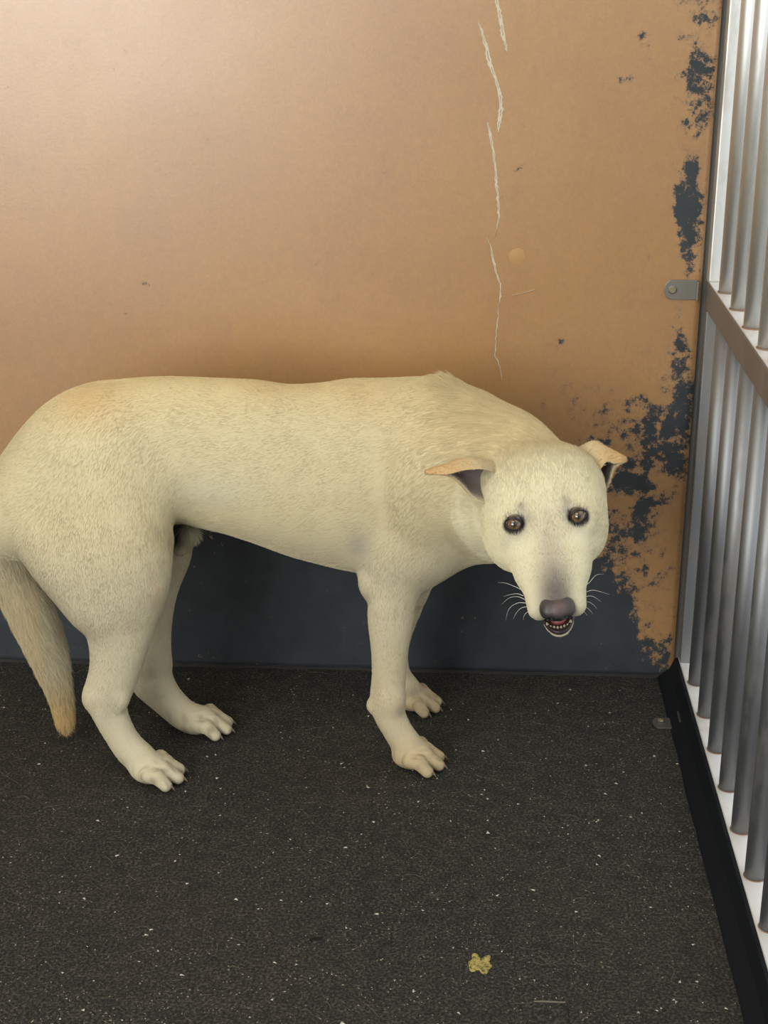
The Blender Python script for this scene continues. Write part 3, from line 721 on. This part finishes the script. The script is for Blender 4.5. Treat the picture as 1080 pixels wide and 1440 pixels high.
# ears -------------------------------------------------------------
ZH = zcam(HO)
def ear(rows, z0, flip, label):
    G = np.array([[atz(x, y, z0 + d) for x, y, d in r] for r in rows]); G = catm(G, 40); G = np.swapaxes(catm(np.swapaxes(G, 0, 1), 36), 0, 1)
    nu, nv = G.shape[:2]; du = np.gradient(G, axis=0); dv = np.gradient(G, axis=1); n = np.cross(du, dv); n /= np.linalg.norm(n, axis=2, keepdims=True) + 1e-9
    if flip: n = -n
    th_ = .0016 * np.clip(np.linspace(1.3, .7, nu), 0, 2)[:, None, None]
    ed = np.minimum(np.linspace(0, 1, nv), np.linspace(1, 0, nv)); th_ = th_ * np.clip(ed * 9, .15, 1)[None, :, None]
    A = G + n * th_; Bq = G - n * th_
    Vv = np.concatenate([A.reshape(-1, 3), Bq.reshape(-1, 3)]); N_ = nu * nv; Fq = []
    for i in range(nu - 1):
        for j in range(nv - 1):
            a = i * nv + j; Fq.append((a, a + nv, a + nv + 1, a + 1)); Fq.append((N_ + a, N_ + a + 1, N_ + a + nv + 1, N_ + a + nv))
    for i in range(nu - 1):
        for j in (0, nv - 1): a = i * nv + j; q = (a, N_ + a, N_ + a + nv, a + nv); Fq.append(q if j == 0 else q[::-1])
    for j in range(nv - 1):
        for i in (0, nu - 1): a = i * nv + j; q = (a, a + 1, N_ + a + 1, N_ + a); Fq.append(q if i == 0 else q[::-1])
    Fq = np.array(Fq)
    if flip: Fq = Fq[:, ::-1]
    uu = np.repeat(np.linspace(0, 1, nu), nv); vv = np.tile(np.linspace(0, 1, nv), nu)
    co = np.array([.60, .50, .31]) * (1 - smooth(0, .8, uu))[:, None] + np.array([.62, .43, .21]) * smooth(0, .8, uu)[:, None]
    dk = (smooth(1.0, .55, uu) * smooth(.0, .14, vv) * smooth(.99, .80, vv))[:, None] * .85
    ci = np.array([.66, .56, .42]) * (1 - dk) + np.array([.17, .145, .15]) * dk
    allc = np.concatenate([co, ci]); me = mesh_np('ear', Vv - base, Fq, M_COAT); set_col(me, allc)
    o = link('ear', me, dog)
    if label: o['label'] = label
    # short ear fur
    Nn = np.concatenate([n.reshape(-1, 3), -n.reshape(-1, 3)]); m = 9000; i = rng.integers(0, nu - 1, m); j = rng.integers(0, nv - 1, m); fu = rng.random((m, 1)); fv = rng.random((m, 1)); sd = rng.integers(0, 2, m)
    a = sd * N_ + i * nv + j; Pn = Vv[a] * (1 - fu) * (1 - fv) + Vv[a + nv] * fu * (1 - fv) + Vv[a + 1] * (1 - fu) * fv + Vv[a + nv + 1] * fu * fv
    tip = G[-1].mean(0) - G[0].mean(0); tip = unit(tip); nn = Nn[a]; dd = tip - (nn @ tip)[:, None] * nn + rng.normal(0, .25, (m, 3)); dd /= np.linalg.norm(dd, axis=1, keepdims=True)
    L = rng.uniform(.0018, .0034, m); L[sd == 1] *= 1.3
    pt = Pn[:, None] + dd[:, None] * (t * L[:, None, None]) + nn[:, None] * (.22 * L[:, None, None] * t)
    make_curves('ear_fur', base, pt - base, np.array([.00014, .00012, .00009, .00002])[None] * np.ones((m, 1)), np.clip(allc[a] * rng.normal(1, .1, (m, 1)), .01, .9), o, M_FUR)
zE = ZH + .052
ear([[(696, 712, .012), (686, 692, .03), (690, 668, .04), (702, 654, .035), (706, 668, .022)],
     [(670, 703, -.004), (656, 684, .018), (656, 664, .028), (666, 645, .012), (680, 660, -.010)],
     [(652, 685, .000), (644, 672, .014), (641, 660, .02), (645, 647, .008), (654, 661, -.012)],
     [(632, 669, .002), (630, 666, .008), (627, 660, .010), (626, 654, .004), (628, 667, -.006)],
     [(600, 667, 0), (600, 665, .002), (599, 664, .003), (599, 662, .001), (599, 666, -.001)]], zE, False, 'tan ear stretched out sideways over the neck')
ear([[(848, 696, .0), (842, 678, .015), (832, 655, .025), (812, 632, .02), (820, 670, .0)],
     [(857, 680, .0), (855, 668, .015), (848, 645, .025), (834, 622, .014), (838, 668, -.006)],
     [(863, 660, .0), (862, 658, .012), (858, 645, .02), (851, 629, .010), (852, 650, -.008)],
     [(868, 655, .0), (868, 652, .006), (867, 645, .01), (866, 637, .004), (864, 652, -.004)],
     [(879, 649, 0), (879, 647, .002), (879, 646, .003), (879, 644, .001), (878, 649, -.001)]], zE + .026, True, 'tan ear folded outwards in front of the wall')

# eyes -------------------------------------------------------------
M_EYE = mat('amber_eye', rough=.08, spec=.7); k = N(M_EYE); a = k.n('ShaderNodeAttribute'); a.attribute_name = 'coat'; k.l(a.outputs['Color'], k.b.inputs['Base Color'])
k.b.inputs['Coat Weight'].default_value = 1.0; k.b.inputs['Coat Roughness'].default_value = .03
for c in eyes:
    gz = unit(CAM - c); ux = unit(np.cross([0, 0, 1], gz)); uy = np.cross(gz, ux); Vv = []; Cc = []; Fq = []; nr, ns = 40, 40
    for i in range(nr + 1):
        an = math.pi * i / nr; rr = ER * (1 + .07 * math.exp(-(an / .5) ** 2))
        for j in range(ns):
            b = 2 * math.pi * j / ns; Vv.append(c + rr * (gz * math.cos(an) + (ux * math.cos(b) + uy * math.sin(b)) * math.sin(an)) - base)
            fl = 1 + .25 * math.sin(b * 11) * math.sin(b * 5)
            if an < .30: q = (.012, .010, .010)
            elif an < .66: s = (an - .30) / .36; q = tuple(np.array([.11, .058, .025]) * (1 - s) * fl + np.array([.20, .125, .06]) * s * fl)
            elif an < .76: q = (.03, .02, .015)
            else: q = (.07, .05, .045)
            Cc.append(q)
    for i in range(nr):
        for j in range(ns): Fq.append((i * ns + j, (i + 1) * ns + j, (i + 1) * ns + (j + 1) % ns, i * ns + (j + 1) % ns))
    me = mesh_np('eye', Vv, np.array(Fq), M_EYE); set_col(me, Cc); link('eye', me, dog)
# dark lids: almond rings
M_LID = mat('black_eyelid_skin', (.02, .016, .017), .4)
for (px, py), c in zip(EYES, eyes):
    out = unit(CAM - c); sg_ = 1 if px < 768 else -1; X1 = HR * math.cos(.45) * sg_ + HF * math.sin(.45); X1 = unit(X1 - out * (X1 @ out)); Y1 = np.cross(out, X1); Y1 = Y1 if Y1 @ HF < 0 else -Y1; Vv = []; Fq = []; n = 40; m = 8
    for i in range(n):
        a = 2 * math.pi * i / n; ex = .0116 * math.cos(a); ey = .0070 * math.sin(a) * (1 - .35 * abs(math.cos(a)) ** 2)
        ctr = c + X1 * ex + Y1 * ey + out * math.sqrt(max((ER * 1.03) ** 2 - ex * ex - ey * ey, 1e-6)) * .97; rd = unit(X1 * ex + Y1 * ey)
        tt = .0011 + .0007 * max(math.sin(a), 0)
        for j in range(m): b = 2 * math.pi * j / m; Vv.append(ctr + (rd * math.cos(b) + out * math.sin(b)) * tt - base)
    for i in range(n):
        for j in range(m): Fq.append((i * m + j, ((i + 1) % n) * m + j, ((i + 1) % n) * m + (j + 1) % m, i * m + (j + 1) % m))
    link('eyelid', mesh_np('eyelid', Vv, np.array(Fq), M_LID), dog)

# nose --------------------------------------------------------------
nf = Field(hp(0, .115, -.04) - .05, hp(0, .115, -.04) + .05, .0011)
def nadd(c, R_, k): nf.add(lambda P: sd_ell(P, hp(*c), R_, HB), hp(*c) - max(R_), hp(*c) + max(R_), k)
nadd((0, .108, -.0425), (.0200, .0145, .0115), .006); nadd((0, .114, -.045), (.0185, .0120, .0115), .006)
for s in (-1, 1): nadd((s * .0125, .110, -.043), (.0085, .013, .0105), .005)
for s in (-1, 1):
    for c, R_ in (((s * .0090, .126, -.047), (.0042, .008, .0040)), ((s * .0150, .120, -.050), (.0050, .0075, .0022))):
        nf.cut(lambda P: sd_ell(P, hp(*c), R_, HB), hp(*c) - .01, hp(*c) + .01, .002)
nf.cut(lambda P: sd_ell(P, hp(0, .1285, -.051), (.0009, .005, .009), HB), hp(0, .128, -.05) - .012, hp(0, .128, -.05) + .012, .0012)
nV, nF = nf.mesh(); nV = relax(nV.astype(np.float32), nF, 1)
M_NOSE = mat('nose_leather', rough=.38, spec=.5); k = N(M_NOSE); a = k.n('ShaderNodeAttribute'); a.attribute_name = 'coat'; k.l(a.outputs['Color'], k.b.inputs['Base Color']); k.bump(k.noise(k.pos(), 900, 2), .5, .0006)
me = mesh_np('nose', nV - base, nF, M_NOSE); r, f, u = hl(nV); tp = smooth(-.050, -.030, u)[:, None]; pk = np.exp(-((r - .003) / .009) ** 2)[:, None] * tp
set_col(me, np.array([.012, .012, .017]) * (1 - tp) + np.array([.065, .056, .058]) * tp * (1 - pk) + np.array([.12, .078, .078]) * pk); link('nose', me, dog)

# mouth: tongue, lower teeth, dark lower lip ---------------------------
M_TONGUE = mat('wet_pink_tongue', (.30, .085, .085), .35); M_TOOTH = mat('ivory_tooth', (.62, .55, .42), .35); M_LIP = mat('dark_lip', (.035, .025, .028), .4)
tf = Field(hp(0, .07, -.08) - .05, hp(0, .07, -.08) + .05, .0016)
tf.add(lambda P: sd_cone(P @ HB.T.astype(np.float32), HB @ hp(0, .02, -.088), HB @ hp(0, .090, -.0850), .013, .0115, (1, 1, 1.9)), hp(0, .05, -.085) - .05, hp(0, .05, -.085) + .05, .003)
tV, tF = tf.mesh(); link('tongue', mesh_np('tongue', tV - base, tF, M_TONGUE), dog)
def tooth(a, b, r_, name='tooth'):
    a = np.array(a); b = np.array(b); d = unit(b - a); x = unit(np.cross(d, HR + .01)); y = np.cross(d, x); Vv = []; n = 8
    for s in (0, .35, .7, .92, 1): 
        q = r_ * (1 - s ** 1.8) + .0002
        for j in range(n): an = 2 * math.pi * j / n; Vv.append(a + (b - a) * s + (x * math.cos(an) + y * math.sin(an)) * q - base)
    Fq = [(i * n + j, i * n + (j + 1) % n, (i + 1) * n + (j + 1) % n, (i + 1) * n + j) for i in range(4) for j in range(n)]
    link(name, mesh_np(name, Vv, np.array(Fq), M_TOOTH), dog)
for i in range(6):
    rr = (i - 2.5) * .0042; ff = .1045 - .0012 * abs(i - 2.5); tooth(hp(rr, ff, -.089), hp(rr * 1.03, ff + .001, -.0840), .0016)
for s in (-1, 1):
    tooth(hp(s * .0140, .0985, -.089), hp(s * .0150, .100, -.0800), .0022)
    for q in range(3): tooth(hp(s * .0150, .086 - .012 * q, -.089), hp(s * .0155, .086 - .012 * q, -.0845), .0022)
Vv = []; n = 40; m = 8
for i in range(n):
    a = math.pi * (i / (n - 1)); ctr = hp(.0188 * math.cos(a), .078 + .0340 * math.sin(a), -.0885); tg = unit(-HR * math.sin(a) * .0188 + HF * math.cos(a) * .0340); x = np.cross(tg, HU)
    for j in range(m): b = 2 * math.pi * j / m; Vv.append(ctr + (x * math.cos(b) * .0026 + HU * math.sin(b) * .0036) - base)
Fq = [(i * m + j, (i + 1) * m + j, (i + 1) * m + (j + 1) % m, i * m + (j + 1) % m) for i in range(n - 1) for j in range(m)]
link('lower_lip', mesh_np('lower_lip', Vv, np.array(Fq), M_LIP), dog)

# claws --------------------------------------------------------------
M_CLAW = mat('horn_claw', (.17, .125, .095), .5)
for a, b, r_ in CLAWS:
    a = np.array(a); b = np.array(b); b[2] = max(b[2], .0015); mid = (a + b) / 2 + np.array([0, 0, .0018]); Vv = []; n = 8; d = unit(b - a); y = unit(np.cross(d, [0, 0, 1])); z = np.cross(y, d)
    for s in np.linspace(0, 1, 6):
        c = (1 - s) ** 2 * a + 2 * s * (1 - s) * mid + s * s * b; q = r_ * (1 - s ** 1.5) + .0003
        for j in range(n): an = 2 * math.pi * j / n; Vv.append(c + (y * math.cos(an) * .75 + z * math.sin(an)) * q - base)
    Fq = [(i * n + j, i * n + (j + 1) % n, (i + 1) * n + (j + 1) % n, (i + 1) * n + j) for i in range(5) for j in range(n)]
    link('claw', mesh_np('claw', Vv, np.array(Fq), M_CLAW), dog)

# whiskers: one curve object each -----------------------------------------
M_WH = mat('white_whisker', (.85, .82, .72), .4)
def whisker(pts, r_=.00035):
    G = catm(np.array(pts), 14); Vv = []; n = 5; m = len(G)
    tg = np.gradient(G, axis=0)
    for i in range(m):
        d = unit(tg[i]); x = unit(np.cross(d, HU + .013)); y = np.cross(d, x); q = r_ * (1 - .85 * i / (m - 1))
        for j in range(n): an = 2 * math.pi * j / n; Vv.append(G[i] + (x * math.cos(an) + y * math.sin(an)) * q - base)
    Fq = [(i * n + j, i * n + (j + 1) % n, (i + 1) * n + (j + 1) % n, (i + 1) * n + j) for i in range(m - 1) for j in range(n)]
    link('whisker', mesh_np('whisker', Vv, np.array(Fq), M_WH), dog)
zW = zcam(hp(0, .085, -.05))
for w_ in [[(733, 829), (722, 824), (711, 820), (700, 819)], [(736, 838), (728, 835), (718, 836), (708, 839)], [(738, 843), (728, 839), (716, 841), (705, 850)],
           [(740, 848), (728, 848), (716, 856), (711, 872)], [(742, 853), (733, 855), (726, 862), (722, 870)], [(746, 860), (741, 861), (737, 866), (736, 872)],
           [(822, 824), (829, 819), (838, 809), (850, 807)], [(823, 833), (833, 830), (844, 832), (857, 836)], [(823, 839), (831, 838), (838, 841), (845, 846)],
           [(821, 846), (829, 847), (835, 851), (840, 857)], [(820, 853), (826, 855), (831, 860), (834, 864)], [(818, 859), (822, 861), (826, 866)],
           [(834, 765), (842, 767), (850, 770), (858, 772)]]:
    whisker([atz(x, y, zW + .004 + .002 * i) for i, (x, y) in enumerate(w_)])

# ------------------------------------------------------------------ litter on the floor
def flecks(name, n, mt, rmin, rmax, sampler, parent, squash=.5):
    Vv = []; Fq = []; base_ = np.array([(1, 0, 0), (-.5, .87, 0), (-.5, -.87, 0), (0, 0, .9), (-.1, .1, -.4)])
    fc = [(0, 1, 3), (1, 2, 3), (2, 0, 3), (1, 0, 4), (2, 1, 4), (0, 2, 4)]
    for i in range(n):
        x, y = sampler(); a = rng.uniform(0, 6.28); r_ = rmin + (rmax - rmin) * rng.random() ** 3
        ca, sa = math.cos(a), math.sin(a); b = base_ * np.array([r_ * rng.uniform(.8, 1.6), r_ * rng.uniform(.5, 1), r_ * squash]); o = len(Vv)
        for q in b: Vv.append((x + q[0] * ca - q[1] * sa, y + q[0] * sa + q[1] * ca, q[2] + .0006))
        Fq += [tuple(o + j for j in f_) for f_ in fc]
    o = link(name, mesh_np(name, Vv, Fq, mt, False), parent); o['kind'] = 'stuff'; return o
def samp():
    while True:
        x = rng.uniform(-1.0, .33); y = 2.29 - 1.6 * rng.random() ** .75
        return x, y
M_GRIT = mat('pale_grit', (.55, .52, .43), .7); M_GRIT2 = mat('tan_crumbs', (.30, .27, .19), .8)
flecks('pale_grit', 1500, M_GRIT, .0006, .0031, samp, floor)
def samp2():
    while True:
        x = rng.uniform(-1.0, .33); y = rng.uniform(.85, 2.28)
        if rng.random() < np.interp(y, [1.2, 1.75, 2.05, 2.3], [1, .75, .28, .12]) and rng.random() < .55 + .45 * math.sin(x * 9 + 2 * math.sin(y * 7)) * math.sin(y * 11 + x * 4): return x, y
flecks('tan_crumbs', 9000, M_GRIT2, .0004, .0018, samp2, floor)
flecks('dark_crumbs', 1500, mat('dark_crumbs', (.006, .006, .005), .8), .0006, .0024, samp2, floor)
# loose shed hairs
n = 900; P0 = np.array([[*samp(), .0012] for _ in range(n)]); a = rng.uniform(0, 6.28, n); L = rng.uniform(.006, .03, n); cv = rng.normal(0, 1.2, n); tt = np.linspace(0, 1, 6)
ang = a[:, None] + cv[:, None] * tt[None]; stp = (L / 5)[:, None]; X = P0[:, 0:1] + np.cumsum(np.cos(ang) * stp, 1); Yh = P0[:, 1:2] + np.cumsum(np.sin(ang) * stp, 1)
Yh = np.minimum(Yh, D - .01); X = np.minimum(X, .33)
pt = np.stack([X, Yh, np.full_like(X, .0011) + .001 * np.sin(tt * 3)[None]], -1)
make_curves('shed_hair', None, pt - 0, np.full((n, 6), .00010), np.tile(np.array([.26, .23, .17]), (n, 1)), None, M_FUR)
so = bpy.data.objects['shed_hair']; so.parent = floor; so['kind'] = 'stuff'
# yellow dried smear
def patch(name, c, rx, ry, mt, seed, h=.0012, n=36, lab=None, cat=None):
    r2 = np.random.default_rng(seed); am = r2.normal(0, .10, 6); ph = r2.uniform(0, 6.28, 6); Vv = [(c[0], c[1], h)]; Fq = []
    for ring, hh in ((.35, h * 1.1), (.7, h), (.9, h * .7), (1, .0002)):
        for i in range(n):
            an = 2 * math.pi * i / n; q = ring * (1 + sum(am[j] * math.sin((j + 2) * an + ph[j]) for j in range(6)) * ring)
            Vv.append((c[0] + rx * q * math.cos(an), c[1] + ry * q * math.sin(an), hh + r2.uniform(0, .0004)))
    Fq = [(0, 1 + i, 1 + (i + 1) % n) for i in range(n)]
    for r_ in range(3):
        for i in range(n): b = 1 + r_ * n; Fq.append((b + i, b + n + i, b + n + (i + 1) % n, b + (i + 1) % n))
    o = link(name, mesh_np(name, Vv, Fq, mt), None)
    if lab: tag(o, lab, cat)
    return o
M_YEL = mat('dried_yellow_smear', rough=.8); k = N(M_YEL); k.l(k.ramp(k.noise(k.pos(), 190, 4, .7), [(.38, (.07, .06, .035)), (.50, (.36, .30, .08)), (.72, (.60, .50, .17))]), k.b.inputs['Base Color'])
c = onZ(675, 1356, 0); patch('dried_smear', c, .0135, .018, M_YEL, 4, lab='small dried yellow smear on the black floor', cat='stain')
c = onZ(445, 1323, 0); patch('black_crumb', c, .0075, .006, mat('black_crumb', (.004, .004, .004), .5), 9, .0025, 16, 'tiny black crumb lying on the floor beside a pale speck', 'crumb')
# rectangular plug let into the floor at the bottom edge
c0 = onZ(754, 1410, 0); c1 = onZ(792, 1413, 0)
box('floor_cover_plate', ((c0[0] + c1[0]) / 2, c0[1] - .026, .0006), (.040, .05, .0022), M_FLOOR, floor, .0008)
box('cover_edge', ((c0[0] + c1[0]) / 2, c0[1] + .0008, .0008), (.036, .0014, .002), mat('worn_edge', (.22, .19, .14), .7), floor)
